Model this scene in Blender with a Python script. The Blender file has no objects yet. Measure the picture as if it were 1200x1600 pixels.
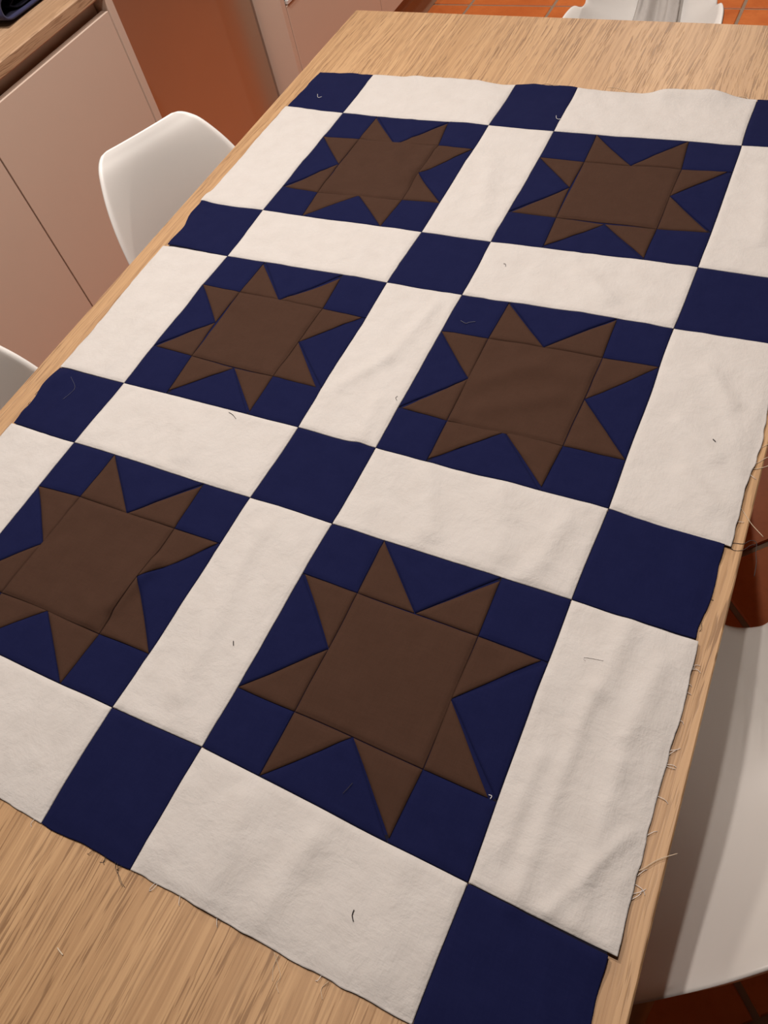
import bpy, math, random
import numpy as np
from mathutils import Matrix, Vector

# ------------------------------------------------------------------ camera, world, lights
scene = bpy.context.scene
COL = scene.collection
TZ = 0.76                                    # height of the table top
cam_d = bpy.data.cameras.new('camera')
cam = bpy.data.objects.new('camera', cam_d); COL.objects.link(cam)
RX = (0.8869309, 0.4248735, -0.1812072)
RY = (0.2624047, -0.7863229, -0.5593210)
RZ = (-0.3801281, 0.4485295, -0.8089029)
cam.matrix_world = Matrix((
    (RX[0], -RY[0], -RZ[0], 0.81633),
    (RX[1], -RY[1], -RZ[1], -1.14898),
    (RX[2], -RY[2], -RZ[2], 0.64470 + TZ),
    (0, 0, 0, 1)))
cam_d.sensor_fit = 'HORIZONTAL'; cam_d.sensor_width = 36.0
cam_d.lens = 36.0 * 1210.96 / 1200.0
cam_d.clip_start = 0.02
scene.camera = cam

world = bpy.data.worlds.new('world'); scene.world = world
world.use_nodes = True
bg = world.node_tree.nodes['Background']
bg.inputs[0].default_value = (1.0, 0.84, 0.70, 1); bg.inputs[1].default_value = 0.014

scene.view_settings.view_transform = 'Standard'
scene.view_settings.look = 'None'
scene.view_settings.gamma = 1.0
scene.view_settings.use_curve_mapping = False
scene.view_settings.exposure = 0.0

CEIL = 2.45
LAMPS = [  # x, y, disc diameter, power, colour
    (0.47, -0.60, 0.03, 10.1, (1.0, 0.905, 0.83)),
    (0.58, -0.62, 0.03, 7.1, (1.0, 0.905, 0.83)),
    (-0.24, -0.22, 0.08, 23.5, (1.0, 0.95, 0.91)),
    (0.15, 2.50, 0.08, 40.0, (1.0, 0.90, 0.80)),  # added unseen lamp, brightens the floor beyond the table
]
for (lx, ly, ls, lw, lc) in LAMPS:
    ld = bpy.data.lights.new('downlight_beam', 'AREA'); ld.shape = 'DISK'; ld.size = ls
    ld.energy = lw; ld.color = lc
    lo = bpy.data.objects.new('downlight_beam', ld); COL.objects.link(lo)
    lo.location = (lx, ly, CEIL - 0.03)

# ------------------------------------------------------------------ helpers
rnd = random.Random(7)

def tag(o, label=None, cat=None, group=None, kind=None):
    if label: o['label'] = label
    if cat: o['category'] = cat
    if group: o['group'] = group
    if kind: o['kind'] = kind
    return o

def empty(name, loc, rz=0.0):
    o = bpy.data.objects.new(name, None); COL.objects.link(o)
    o.empty_display_size = 0.05
    o.location = loc; o.rotation_euler = (0, 0, rz)
    return o

def mesh_obj(name, verts, faces, mat, parent=None, smooth=True, loc=None):
    me = bpy.data.meshes.new(name)
    me.from_pydata([tuple(map(float, v)) for v in verts], [], [tuple(map(int, f)) for f in faces])
    if smooth: me.shade_smooth()
    me.materials.append(mat)
    o = bpy.data.objects.new(name, me); COL.objects.link(o)
    if parent: o.parent = parent
    if loc is not None: o.location = loc
    return o

class MB:
    def __init__(s): s.v = []; s.f = []
    def add(s, v, f):
        n = len(s.v); s.v += [tuple(p) for p in v]; s.f += [tuple(i + n for i in q) for q in f]; return s
    def box(s, x0, x1, y0, y1, z0, z1, b=0.0):
        """box with chamfered edges"""
        if b <= 0:
            v = [(x, y, z) for z in (z0, z1) for y in (y0, y1) for x in (x0, x1)]
            f = [(0, 2, 3, 1), (4, 5, 7, 6), (0, 1, 5, 4), (2, 6, 7, 3), (0, 4, 6, 2), (1, 3, 7, 5)]
            return s.add(v, f)
        lo = (x0, y0, z0); hi = (x1, y1, z1); v = []; idx = {}
        for a in range(3):
            for cx in (0, 1):
                for cy in (0, 1):
                    for cz in (0, 1):
                        c = (cx, cy, cz); p = []
                        for k in range(3):
                            e = hi[k] if c[k] else lo[k]
                            if k != a: e += -b if c[k] else b
                            p.append(e)
                        idx[(a, c)] = len(v); v.append(tuple(p))
        f = []
        cen = [(lo[k] + hi[k]) / 2 for k in range(3)]
        def face(ids):
            P = [Vector(v[i]) for i in ids]
            n = (P[1] - P[0]).cross(P[2] - P[0]); m = sum(P, Vector()) / len(P)
            if n.dot(m - Vector(cen)) < 0: ids = ids[::-1]
            f.append(tuple(ids))
        for a in range(3):
            o1, o2 = [k for k in range(3) if k != a]
            for sd in (0, 1):
                ids = []
                for (p, q) in ((0, 0), (1, 0), (1, 1), (0, 1)):
                    c = [0, 0, 0]; c[a] = sd; c[o1] = p; c[o2] = q; ids.append(idx[(a, tuple(c))])
                face(ids)
        for a in range(3):
            o1, o2 = [k for k in range(3) if k != a]
            for p in (0, 1):
                for q in (0, 1):
                    c0 = [0, 0, 0]; c1 = [0, 0, 0]
                    c0[o1] = c1[o1] = p; c0[o2] = c1[o2] = q; c1[a] = 1
                    face([idx[(o1, tuple(c0))], idx[(o1, tuple(c1))], idx[(o2, tuple(c1))], idx[(o2, tuple(c0))]])
        for cx in (0, 1):
            for cy in (0, 1):
                for cz in (0, 1):
                    face([idx[(a, (cx, cy, cz))] for a in range(3)])
        return s.add(v, f)
    def prism(s, poly, z0, z1, b=0.0):
        """upright prism over a convex polygon, top edge chamfered"""
        n = len(poly); P = np.array(poly, float)
        ar = 0.5 * sum(P[i][0] * P[(i + 1) % n][1] - P[(i + 1) % n][0] * P[i][1] for i in range(n))
        if ar < 0: P = P[::-1]
        rings = [(P, z0)]
        if b > 0:
            Q = inset(P, b); rings += [(P, z1 - b), (Q, z1)]
        else: rings += [(P, z1)]
        v = [(x, y, z) for R_, z in rings for x, y in R_]; f = [tuple(range(n))[::-1]]
        for r in range(len(rings) - 1):
            for i in range(n):
                j = (i + 1) % n; f.append((r * n + i, r * n + j, (r + 1) * n + j, (r + 1) * n + i))
        f.append(tuple((len(rings) - 1) * n + i for i in range(n)))
        return s.add(v, f)
    def tube(s, pts, rad, sides=8, cap=True):
        P = [Vector(p) for p in pts]; n = len(P)
        R_ = rad if isinstance(rad, (list, tuple)) else [rad] * n
        v = []; f = []; ref = None
        for i in range(n):
            t = (P[min(i + 1, n - 1)] - P[max(i - 1, 0)])
            t = t.normalized() if t.length > 1e-9 else Vector((0, 0, 1))
            if ref is None:
                ref = t.orthogonal().normalized()
            ref = (ref - t * ref.dot(t)).normalized(); bi = t.cross(ref)
            for k in range(sides):
                a = 2 * math.pi * k / sides
                v.append(P[i] + (ref * math.cos(a) + bi * math.sin(a)) * R_[i])
        for i in range(n - 1):
            for k in range(sides):
                l = (k + 1) % sides
                f.append((i * sides + k, i * sides + l, (i + 1) * sides + l, (i + 1) * sides + k))
        if cap:
            f.append(tuple(range(sides))[::-1]); f.append(tuple((n - 1) * sides + k for k in range(sides)))
        return s.add(v, f)
    def build(s, name, mat, parent=None, smooth=False, loc=None):
        v = s.v
        if loc is not None: v = [(p[0] - loc[0], p[1] - loc[1], p[2] - loc[2]) for p in v]
        return mesh_obj(name, v, s.f, mat, parent, smooth, loc)

def inset(P, b):
    P = np.asarray(P, float); n = len(P); Q = []
    for i in range(n):
        a, c, d = P[i - 1], P[i], P[(i + 1) % n]
        e1 = (c - a) / np.linalg.norm(c - a); e2 = (d - c) / np.linalg.norm(d - c)
        n1 = np.array((-e1[1], e1[0])); n2 = np.array((-e2[1], e2[0]))
        m = n1 + n2; m = m / max(1e-6, (m @ n1)) ; Q.append(c + m * b)
    return np.array(Q)

def spline(pts, n):
    """Catmull-Rom through pts -> n samples"""
    P = np.array(pts, float); m = len(P)
    P = np.vstack([2 * P[0] - P[1], P, 2 * P[-1] - P[-2]])
    out = []
    for t in np.linspace(0, m - 1 - 1e-9, n):
        i = int(t); u = t - i; a, b, c, d = P[i], P[i + 1], P[i + 2], P[i + 3]
        out.append(0.5 * ((2 * b) + (-a + c) * u + (2 * a - 5 * b + 4 * c - d) * u * u + (-a + 3 * b - 3 * c + d) * u ** 3))
    return np.array(out)

def vnoise(x, y, seed=0):
    """smooth 2-D value noise in -1..1"""
    x = np.asarray(x, float); y = np.asarray(y, float)
    xi = np.floor(x).astype(np.int64); yi = np.floor(y).astype(np.int64)
    fx = x - xi; fy = y - yi
    fx = fx * fx * fx * (fx * (fx * 6 - 15) + 10); fy = fy * fy * fy * (fy * (fy * 6 - 15) + 10)
    def h(i, j):
        n = (i * 374761393 + j * 668265263 + seed * 1442695041) & 0xffffffff
        n = ((n ^ (n >> 13)) * 1274126177) & 0xffffffff
        return ((n ^ (n >> 16)) & 0xffff) / 32767.5 - 1.0
    a = h(xi, yi); b = h(xi + 1, yi); c = h(xi, yi + 1); d = h(xi + 1, yi + 1)
    return (a * (1 - fx) + b * fx) * (1 - fy) + (c * (1 - fx) + d * fx) * fy

# ------------------------------------------------------------------ materials
class NT:
    def __init__(s, name):
        s.m = bpy.data.materials.new(name); s.m.use_nodes = True
        s.t = s.m.node_tree; s.bsdf = s.t.nodes['Principled BSDF']
    def n(s, typ, **kw):
        d = s.t.nodes.new(typ)
        for k, v in kw.items(): setattr(d, k, v)
        return d
    def set(s, sock, v):
        if hasattr(v, 'is_output'): s.t.links.new(v, sock)
        else: sock.default_value = v
    def coord(s, kind='Object'): return s.n('ShaderNodeTexCoord').outputs[kind]
    def map(s, v, sc=(1, 1, 1), loc=(0, 0, 0), rot=(0, 0, 0)):
        d = s.n('ShaderNodeMapping'); s.set(d.inputs['Vector'], v)
        d.inputs['Scale'].default_value = sc; d.inputs['Location'].default_value = loc; d.inputs['Rotation'].default_value = rot
        return d.outputs[0]
    def noise(s, v, scale=1.0, detail=2.0, rough=0.5, dist=0.0):
        d = s.n('ShaderNodeTexNoise'); s.set(d.inputs['Vector'], v)
        d.inputs['Scale'].default_value = scale; d.inputs['Detail'].default_value = detail
        d.inputs['Roughness'].default_value = rough; d.inputs['Distortion'].default_value = dist
        return d.outputs['Fac']
    def ramp(s, fac, stops):
        d = s.n('ShaderNodeValToRGB'); s.set(d.inputs[0], fac); e = d.color_ramp.elements
        while len(e) < len(stops): e.new(0.5)
        for k, (p, c) in enumerate(stops):
            e[k].position = p
            e[k].color = (c, c, c, 1) if isinstance(c, (int, float)) else (*c, 1)
        return d.outputs[0]
    def mix(s, fac, a, b, blend='MIX'):
        d = s.n('ShaderNodeMix', data_type='RGBA', blend_type=blend)
        s.set(d.inputs[0], fac)
        for sock, v in ((d.inputs[6], a), (d.inputs[7], b)):
            s.set(sock, (*v, 1) if isinstance(v, (tuple, list)) and len(v) == 3 else v)
        return d.outputs[2]
    def math(s, op, a, b=0.0):
        d = s.n('ShaderNodeMath', operation=op); s.set(d.inputs[0], a); s.set(d.inputs[1], b); return d.outputs[0]
    def bump(s, h, strength, dist=0.001, normal=None):
        d = s.n('ShaderNodeBump'); s.set(d.inputs['Height'], h)
        d.inputs['Strength'].default_value = strength; d.inputs['Distance'].default_value = dist
        if normal is not None: s.set(d.inputs['Normal'], normal)
        return d.outputs[0]
    def out(s, col=None, rough=None, normal=None, **kw):
        b = s.bsdf
        if col is not None: s.set(b.inputs['Base Color'], (*col, 1) if isinstance(col, (tuple, list)) and len(col) == 3 else col)
        if rough is not None: s.set(b.inputs['Roughness'], rough)
        if normal is not None: s.set(b.inputs['Normal'], normal)
        for k, v in kw.items(): s.set(b.inputs[k.replace('_', ' ')], v)
        return s.m

def mat_oak(name, light, mid, dark, pore, swap=False, ox=0.0):
    """oak laminate, grain along the local Y axis"""
    m = NT(name); c = m.coord()
    if swap: c = m.map(c, rot=(math.radians(90), 0, 0))
    c = m.map(c, loc=(ox, ox * 1.7, 0))
    wob = m.noise(m.map(c, (3.0, 1.1, 3.0)), 1.0, 3.0, 0.5)
    wob2 = m.noise(m.map(c, (9, 2.2, 9)), 1.0, 2.0, 0.5)
    sx = m.n('ShaderNodeSeparateXYZ'); m.set(sx.inputs[0], c)
    x = m.math('ADD', m.math('ADD', sx.outputs[0], m.math('MULTIPLY', sx.outputs[2], 0.8)), m.math('MULTIPLY', m.math('SUBTRACT', wob, 0.5), 0.07))
    x = m.math('ADD', x, m.math('MULTIPLY', m.math('SUBTRACT', wob2, 0.5), 0.007))
    cb = m.n('ShaderNodeCombineXYZ'); m.set(cb.inputs[0], x); m.set(cb.inputs[1], sx.outputs[1]); m.set(cb.inputs[2], sx.outputs[2])
    g = cb.outputs[0]
    broad = m.noise(m.map(g, (14, 0.8, 2)), 1.0, 3.0, 0.55)
    ring = m.noise(m.map(g, (190, 0.8, 12)), 1.0, 2.0, 0.6)
    fine = m.noise(m.map(g, (620, 5.0, 40)), 1.0, 2.0, 0.55)
    pores = m.noise(m.map(g, (560, 24.0, 60)), 1.0, 1.0, 0.5)
    patch = m.noise(m.map(g, (45, 2.5, 8)), 1.0, 3.0, 0.6)
    col = m.mix(m.ramp(broad, [(0.33, 0.0), (0.68, 1.0)]), mid, light)
    col = m.mix(m.math('MULTIPLY', m.ramp(ring, [(0.47, 0.0), (0.58, 1.0)]), 0.42), col, dark)
    col = m.mix(m.math('MULTIPLY', m.ramp(fine, [(0.45, 0.0), (0.7, 1.0)]), 0.32), col, dark)
    pm = m.math('MULTIPLY', m.ramp(pores, [(0.54, 0.0), (0.61, 1.0)]), m.ramp(patch, [(0.38, 0.15), (0.58, 0.85)]))
    col = m.mix(m.math('MULTIPLY', pm, 0.72), col, pore)
    nrm = m.bump(m.math('SUBTRACT', 1.0, m.math('ADD', pm, m.math('MULTIPLY', fine, 0.3))), 0.35, 0.0006)
    return m.out(col, 0.52, nrm)

def mat_fabric(name, col, var, mott=0.5, bump=0.25, sheen=0.15, slub=0.3):
    m = NT(name); c = m.coord('Object')
    oi = m.n('ShaderNodeObjectInfo')
    off = m.n('ShaderNodeVectorMath', operation='ADD'); m.set(off.inputs[0], c)
    sc = m.n('ShaderNodeVectorMath', operation='SCALE'); m.set(sc.inputs[0], oi.outputs['Location']); sc.inputs[3].default_value = 3.0
    m.set(off.inputs[1], sc.outputs[0]); c = off.outputs[0]
    a = m.noise(c, 38.0, 4.0, 0.62)
    b = m.noise(m.map(c, (900, 90, 90)), 1.0, 1.0)
    d = m.noise(m.map(c, (90, 900, 90)), 1.0, 1.0)
    th = m.math('ADD', b, d)
    colr = m.mix(m.math('MULTIPLY', m.ramp(a, [(0.32, 0.0), (0.7, 1.0)]), mott), col, var)
    colr = m.mix(m.math('MULTIPLY', m.ramp(m.math('MULTIPLY', th, 0.5), [(0.45, 0.0), (0.62, 1.0)]), slub), colr, var)
    cr = m.math('ADD', m.noise(c, 30.0, 5.0, 0.58, 0.25), m.math('MULTIPLY', m.noise(m.map(c, (9, 4, 9), rot=(0, 0, 0.5)), 1.0, 2.0), 1.2))
    fi = m.noise(c, 700.0, 2.0, 0.6)
    h = m.math('ADD', m.math('MULTIPLY', cr, 1.0), m.math('MULTIPLY', m.math('ADD', fi, th), 0.04))
    nrm = m.bump(h, bump, 0.004)
    return m.out(colr, 0.92, nrm, Sheen_Weight=sheen, Sheen_Roughness=0.5, Specular_IOR_Level=0.10)

def mat_plain(name, col, rough=0.5, metal=0.0, nscale=20.0, amount=0.06, bump=0.03, **kw):
    m = NT(name); c = m.coord()
    a = m.noise(c, nscale, 3.0, 0.55)
    col2 = tuple(x * (1 - amount) for x in col); col1 = tuple(min(1, x * (1 + amount)) for x in col)
    return m.out(m.mix(a, col2, col1), rough, m.bump(m.noise(c, nscale * 12, 2.0), bump, 0.001), Metallic=metal, **kw)

M = {}
M['oak'] = mat_oak('oak_table', (0.565, 0.350, 0.180), (0.48, 0.285, 0.140), (0.33, 0.178, 0.080), (0.165, 0.080, 0.033))
M['oak_ctr'] = mat_oak('oak_worktop', (0.60, 0.39, 0.24), (0.52, 0.325, 0.19), (0.37, 0.21, 0.11), (0.24, 0.125, 0.06), ox=3.1)
M['edge'] = mat_plain('oak_edge_band', (0.55, 0.37, 0.21), 0.4)
M['cream'] = mat_fabric('unbleached_calico', (0.588, 0.553, 0.522), (0.530, 0.490, 0.455), 0.5, 0.75, 0.0, 0.05)
M['navy'] = mat_fabric('navy_cotton', (0.0062, 0.0080, 0.041), (0.0088, 0.011, 0.050), 0.4, 0.14, 0.0, 0.35)
M['brown'] = mat_fabric('brown_cotton', (0.060, 0.030, 0.0195), (0.050, 0.0245, 0.0155), 0.5, 0.22, 0.0, 0.4)
M['seam'] = mat_fabric('seam_shade_cloth', (0.010, 0.009, 0.018), (0.014, 0.010, 0.014), 0.3, 0.1, 0.0)
M['thread_pale'] = mat_plain('pale_thread', (0.62, 0.50, 0.36), 0.8)
M['thread_white'] = mat_plain('white_thread', (0.75, 0.72, 0.70), 0.8)
M['thread_faint'] = mat_plain('faint_grey_thread', (0.10, 0.10, 0.13), 0.8)
M['thread_dark'] = mat_plain('dark_thread', (0.035, 0.03, 0.03), 0.8)
M['shell'] = mat_plain('white_plastic', (0.88, 0.85, 0.81), 0.38, 0, 6.0, 0.015, 0.02)
M['leg_wood'] = mat_plain('beech_leg', (0.45, 0.28, 0.14), 0.5, 0, 30, 0.15)
M['steel_dark'] = mat_plain('black_steel', (0.02, 0.02, 0.02), 0.4, 0.6)
M['cab'] = mat_plain('cream_cabinet_lacquer', (0.73, 0.57, 0.46), 0.45, 0, 9.0, 0.02, 0.01)
M['cab_in'] = mat_plain('cabinet_carcass', (0.34, 0.22, 0.15), 0.6)
M['plinth'] = mat_plain('plinth_board', (0.42, 0.31, 0.22), 0.5)
M['gap'] = mat_plain('carcass_shadow_board', (0.06, 0.035, 0.02), 0.7)
M['steel'] = mat_plain('brushed_steel', (0.55, 0.45, 0.37), 0.36, 0.9, 5.0, 0.05, 0.01)
M['trim'] = mat_plain('white_metal_trim', (0.8, 0.8, 0.78), 0.3, 0.2)
M['glass'] = mat_plain('dark_oven_glass', (0.05, 0.055, 0.05), 0.12)
M['grout'] = mat_plain('cement_grout', (0.30, 0.21, 0.15), 0.9, 0, 60, 0.2, 0.2)
M['ceil'] = mat_plain('beige_ceiling_paint', (0.40, 0.34, 0.28), 0.9, 0, 30, 0.03, 0.08)
M['wall'] = mat_plain('painted_plaster', (0.55, 0.48, 0.40), 0.9, 0, 30, 0.03, 0.08)
M['denim'] = mat_fabric('dark_denim', (0.035, 0.035, 0.085), (0.055, 0.055, 0.12), 0.6, 0.3, 0.1, 0.6)
M['denim_in'] = mat_fabric('denim_lining', (0.012, 0.012, 0.022), (0.02, 0.02, 0.035), 0.5, 0.3, 0.05, 0.5)
M['grey_cloth'] = mat_fabric('grey_jersey', (0.36, 0.33, 0.33), (0.45, 0.42, 0.42), 0.5, 0.2, 0.1, 0.4)
M['lamp'] = NT('lamp_lens').out((1, 1, 1), 0.5, Emission_Color=(1.0, 0.86, 0.7, 1), Emission_Strength=6.0)

def mat_terracotta():
    m = NT('terracotta_tile'); c = m.coord('Object'); oi = m.n('ShaderNodeObjectInfo')
    off = m.n('ShaderNodeVectorMath', operation='ADD'); m.set(off.inputs[0], c); m.set(off.inputs[1], oi.outputs['Location'])
    c = off.outputs[0]
    a = m.noise(c, 7.0, 5.0, 0.6); b = m.noise(c, 60.0, 3.0, 0.6)
    col = m.mix(m.ramp(a, [(0.3, 0.0), (0.7, 1.0)]), (0.54, 0.125, 0.026), (0.72, 0.205, 0.050))
    col = m.mix(m.math('MULTIPLY', m.ramp(b, [(0.5, 0.0), (0.75, 1.0)]), 0.35), col, (0.42, 0.095, 0.022))
    col = m.mix(m.math('MULTIPLY', oi.outputs['Random'], 0.3), col, (0.60, 0.14, 0.028))
    return m.out(col, 0.42, m.bump(m.math('ADD', a, m.math('MULTIPLY', b, 0.3)), 0.15, 0.003))
M['tile'] = mat_terracotta()

# ------------------------------------------------------------------ room shell
FX0, FX1, FY0, FY1 = -1.30, 2.2, -2.4, 2.9
fl = MB(); fl.box(FX0, FX1, FY0, FY1, -0.05, -0.004)
floor = tag(fl.build('floor', M['grout']), 'terracotta tiled floor with pale grout joints', kind='structure')

def clip(poly, a, b, c):
    """keep a*x+b*y<=c"""
    out = []
    for i in range(len(poly)):
        p, q = poly[i], poly[(i + 1) % len(poly)]
        dp = a * p[0] + b * p[1] - c; dq = a * q[0] + b * q[1] - c
        if dp <= 0: out.append(p)
        if dp * dq < 0:
            t = dp / (dp - dq); out.append((p[0] + t * (q[0] - p[0]), p[1] + t * (q[1] - p[1])))
    return out

def area(poly):
    return abs(0.5 * sum(poly[i][0] * poly[(i + 1) % len(poly)][1] - poly[(i + 1) % len(poly)][0] * poly[i][1] for i in range(len(poly))))

PITCH, JOINT, YSPLIT = 0.335, 0.011, 1.25
def tile(poly):
    if len(poly) < 3 or area(poly) < 0.002: return
    cx = sum(p[0] for p in poly) / len(poly); cy = sum(p[1] for p in poly) / len(poly)
    b = MB(); b.prism([(p[0] - cx, p[1] - cy) for p in poly], -0.012, rnd.uniform(-0.0008, 0.0004), 0.0025)
    mesh_obj('tile', b.v, b.f, M['tile'], floor, False, (cx, cy, 0))
h = PITCH / 2 - JOINT / 2; r2 = math.sqrt(0.5)
for i in range(-12, 14):          # laid diagonally around the table
    for j in range(-12, 14):
        a0 = 0.046 + (i + 0.5) * PITCH; b0 = 0.788 + (j + 0.5) * PITCH
        poly = [((a + b) * r2, (a - b) * r2) for a, b in ((a0 - h, b0 - h), (a0 + h, b0 - h), (a0 + h, b0 + h), (a0 - h, b0 + h))]
        for cl in ((1, 0, FX1), (-1, 0, -FX0), (0, 1, YSPLIT - JOINT / 2), (0, -1, -FY0)): poly = clip(poly, *cl) if poly else poly
        tile(poly)
for i in range(-5, 9):            # laid square beyond
    for j in range(0, 6):
        x0 = 0.109 + i * PITCH; y0 = YSPLIT + j * PITCH
        poly = [(x0 + JOINT / 2, y0 + JOINT / 2), (x0 + PITCH - JOINT / 2, y0 + JOINT / 2), (x0 + PITCH - JOINT / 2, y0 + PITCH - JOINT / 2), (x0 + JOINT / 2, y0 + PITCH - JOINT / 2)]
        for cl in ((1, 0, FX1), (-1, 0, -FX0), (0, 1, FY1)): poly = clip(poly, *cl) if poly else poly
        tile(poly)

tag(MB().box(FX0 - 0.1, FX0, FY0, FY1, 0, CEIL).build('wall_left', M['wall']), 'plain painted wall behind the kitchen units', kind='structure')
tag(MB().box(FX0 - 0.1, FX1, FY0, FY1, CEIL, CEIL + 0.1).build('ceiling', M['ceil']), 'plain beige ceiling', kind='structure')
for n, (lx, ly, ls, lw, lc) in enumerate(LAMPS):
    L = empty('ceiling_downlight', (lx, ly, CEIL))
    tag(L, ['round ceiling downlight above the quilt, nearer the cabinets', 'round ceiling downlight above the quilt, nearer the right chair', 'round ceiling downlight between table and worktop', 'added ceiling downlight, unseen, brightening the floor beyond the far table end'][n], 'ceiling light', 'ceiling downlights')
    v = []; f = []; K = 32; R_ = ls / 2
    prof = [(R_ + 0.025, 0.0), (R_ + 0.022, -0.008), (R_ + 0.004, -0.010), (R_ + 0.002, 0.0)]
    for (r_, z_) in prof:
        for q in range(K): v.append((r_ * math.cos(2 * math.pi * q / K), r_ * math.sin(2 * math.pi * q / K), z_))
    for s in range(3):
        for q in range(K): f.append((s * K + q, (s + 1) * K + q, (s + 1) * K + (q + 1) % K, s * K + (q + 1) % K))
    mesh_obj('bezel', v, f, M['trim'], L)
    mesh_obj('lens', [(R_ * math.cos(2 * math.pi * q / K), R_ * math.sin(2 * math.pi * q / K), -0.002) for q in range(K)], [tuple(range(K))[::-1]], M['lamp'], L, False)

# ------------------------------------------------------------------ kitchen units on the left
KX = -0.66                                   # plane of the cabinet fronts
def cabinet(y0, y1, label, end_panel=False):
    c = tag(empty('base_cabinet', (KX - 0.3, (y0 + y1) / 2, 0)), label, 'cabinet', 'cream base cabinets')
    o = Vector(c.location)
    def part(name, mb, m, parent=None, b=False):
        ob = mb.build(name, m); ob.parent = parent or c; ob.matrix_parent_inverse = Matrix.Identity(4)
        for vtx in ob.data.vertices: vtx.co -= o
        return ob
    part('carcass', MB().box(KX - 0.56, KX - 0.022, y0 + 0.001, y1 - 0.001, 0.10, 0.745), M['cab_in'])
    part('grip_channel', MB().box(KX - 0.56, KX - 0.035, y0 + 0.001, y1 - 0.001, 0.7455, 0.781), M['cab'])
    part('door', MB().box(KX - 0.020, KX, y0 + 0.0018, y1 - 0.0018, 0.105, 0.752, 0.0006), M['cab'])
    part('plinth', MB().box(KX - 0.07, KX - 0.052, y0 + 0.001, y1 - 0.001, 0.0, 0.099), M['plinth'])
    if end_panel:
        part('end_panel', MB().box(KX - 0.60, KX, y1 + 0.003, y1 + 0.024, 0.0, 0.7815, 0.001), M['cab'])
    return c
cabinet(-0.211, 0.226, 'cream handleless base cabinet with end panel beside the steel fridge', True)
cabinet(-0.65, -0.211, 'cream handleless base cabinet left of the one with end panel')
cabinet(-1.09, -0.65, 'cream handleless base cabinet furthest from the fridge, mostly hidden by the table')
w = MB(); w.box(KX - 0.62, KX + 0.003, -1.10, 0.2515, 0.782, 0.8075, 0.0022)
tag(w.build('worktop', M['oak_ctr'], loc=(KX - 0.31, -0.42, 0.782)), 'oak kitchen worktop over the cream base cabinets', 'worktop')

# steel fridge in its niche
fr = tag(empty('fridge', (KX - 0.36, 0.55, 0)), 'brushed steel fridge standing back between two cream end panels', 'fridge')
def rel(mb, o): return [(p[0] - o.location.x, p[1] - o.location.y, p[2] - o.location.z) for p in mb.v], mb.f
def sub(name, mb, m, par, smooth=False): v, f = rel(mb, par); return mesh_obj(name, v, f, m, par, smooth)
sub('body', MB().box(KX - 0.60, KX - 0.145, 0.262, 0.838, 0.03, 1.80), M['steel_dark'], fr)
sub('door', MB().box(KX - 0.143, KX - 0.083, 0.256, 0.835, 0.06, 1.80, 0.012), M['steel'], fr)
sub('kick_plate', MB().box(KX - 0.15, KX - 0.13, 0.262, 0.838, 0.0, 0.055), M['steel_dark'], fr)

# tall unit beyond the fridge
tu = tag(empty('tall_cabinet', (KX - 0.3, 1.37, 0)), 'tall cream oven cabinet at the far end of the table', 'cabinet')
sub('end_panel', MB().box(KX - 0.60, KX, 0.849, 0.870, 0.0, 2.1, 0.001), M['cab'], tu)
sub('carcass', MB().box(KX - 0.58, KX - 0.022, 0.871, 1.90, 0.12, 0.468), M['cab_in'], tu)
sub('door', MB().box(KX - 0.020, KX, 0.8735, 1.407, 0.170, 0.466, 0.0012), M['cab'], tu)
sub('door', MB().box(KX - 0.020, KX, 1.4105, 1.95, 0.170, 0.466, 0.0012), M['cab'], tu)
sub('plinth', MB().box(KX - 0.075, KX - 0.055, 0.871, 1.95, 0.0, 0.16), M['plinth'], tu)
sub('top_box', MB().box(KX - 0.58, KX, 0.871, 1.95, 1.10, 2.1), M['cab'], tu)
ov = tag(empty('built_in_oven', (KX - 0.3, 1.17, 0.47)), 'built-in oven with a white metal edge in the tall cabinet', 'oven')
sub('body', MB().box(KX - 0.55, KX - 0.03, 0.88, 1.45, 0.472, 1.06), M['steel_dark'], ov)
sub('door_glass', MB().box(KX - 0.029, KX - 0.004, 0.878, 1.46, 0.480, 1.06, 0.002), M['glass'], ov)
sub('trim_strip', MB().box(KX - 0.029, KX + 0.004, 0.878, 1.46, 0.469, 0.479, 0.001), M['trim'], ov)

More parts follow.
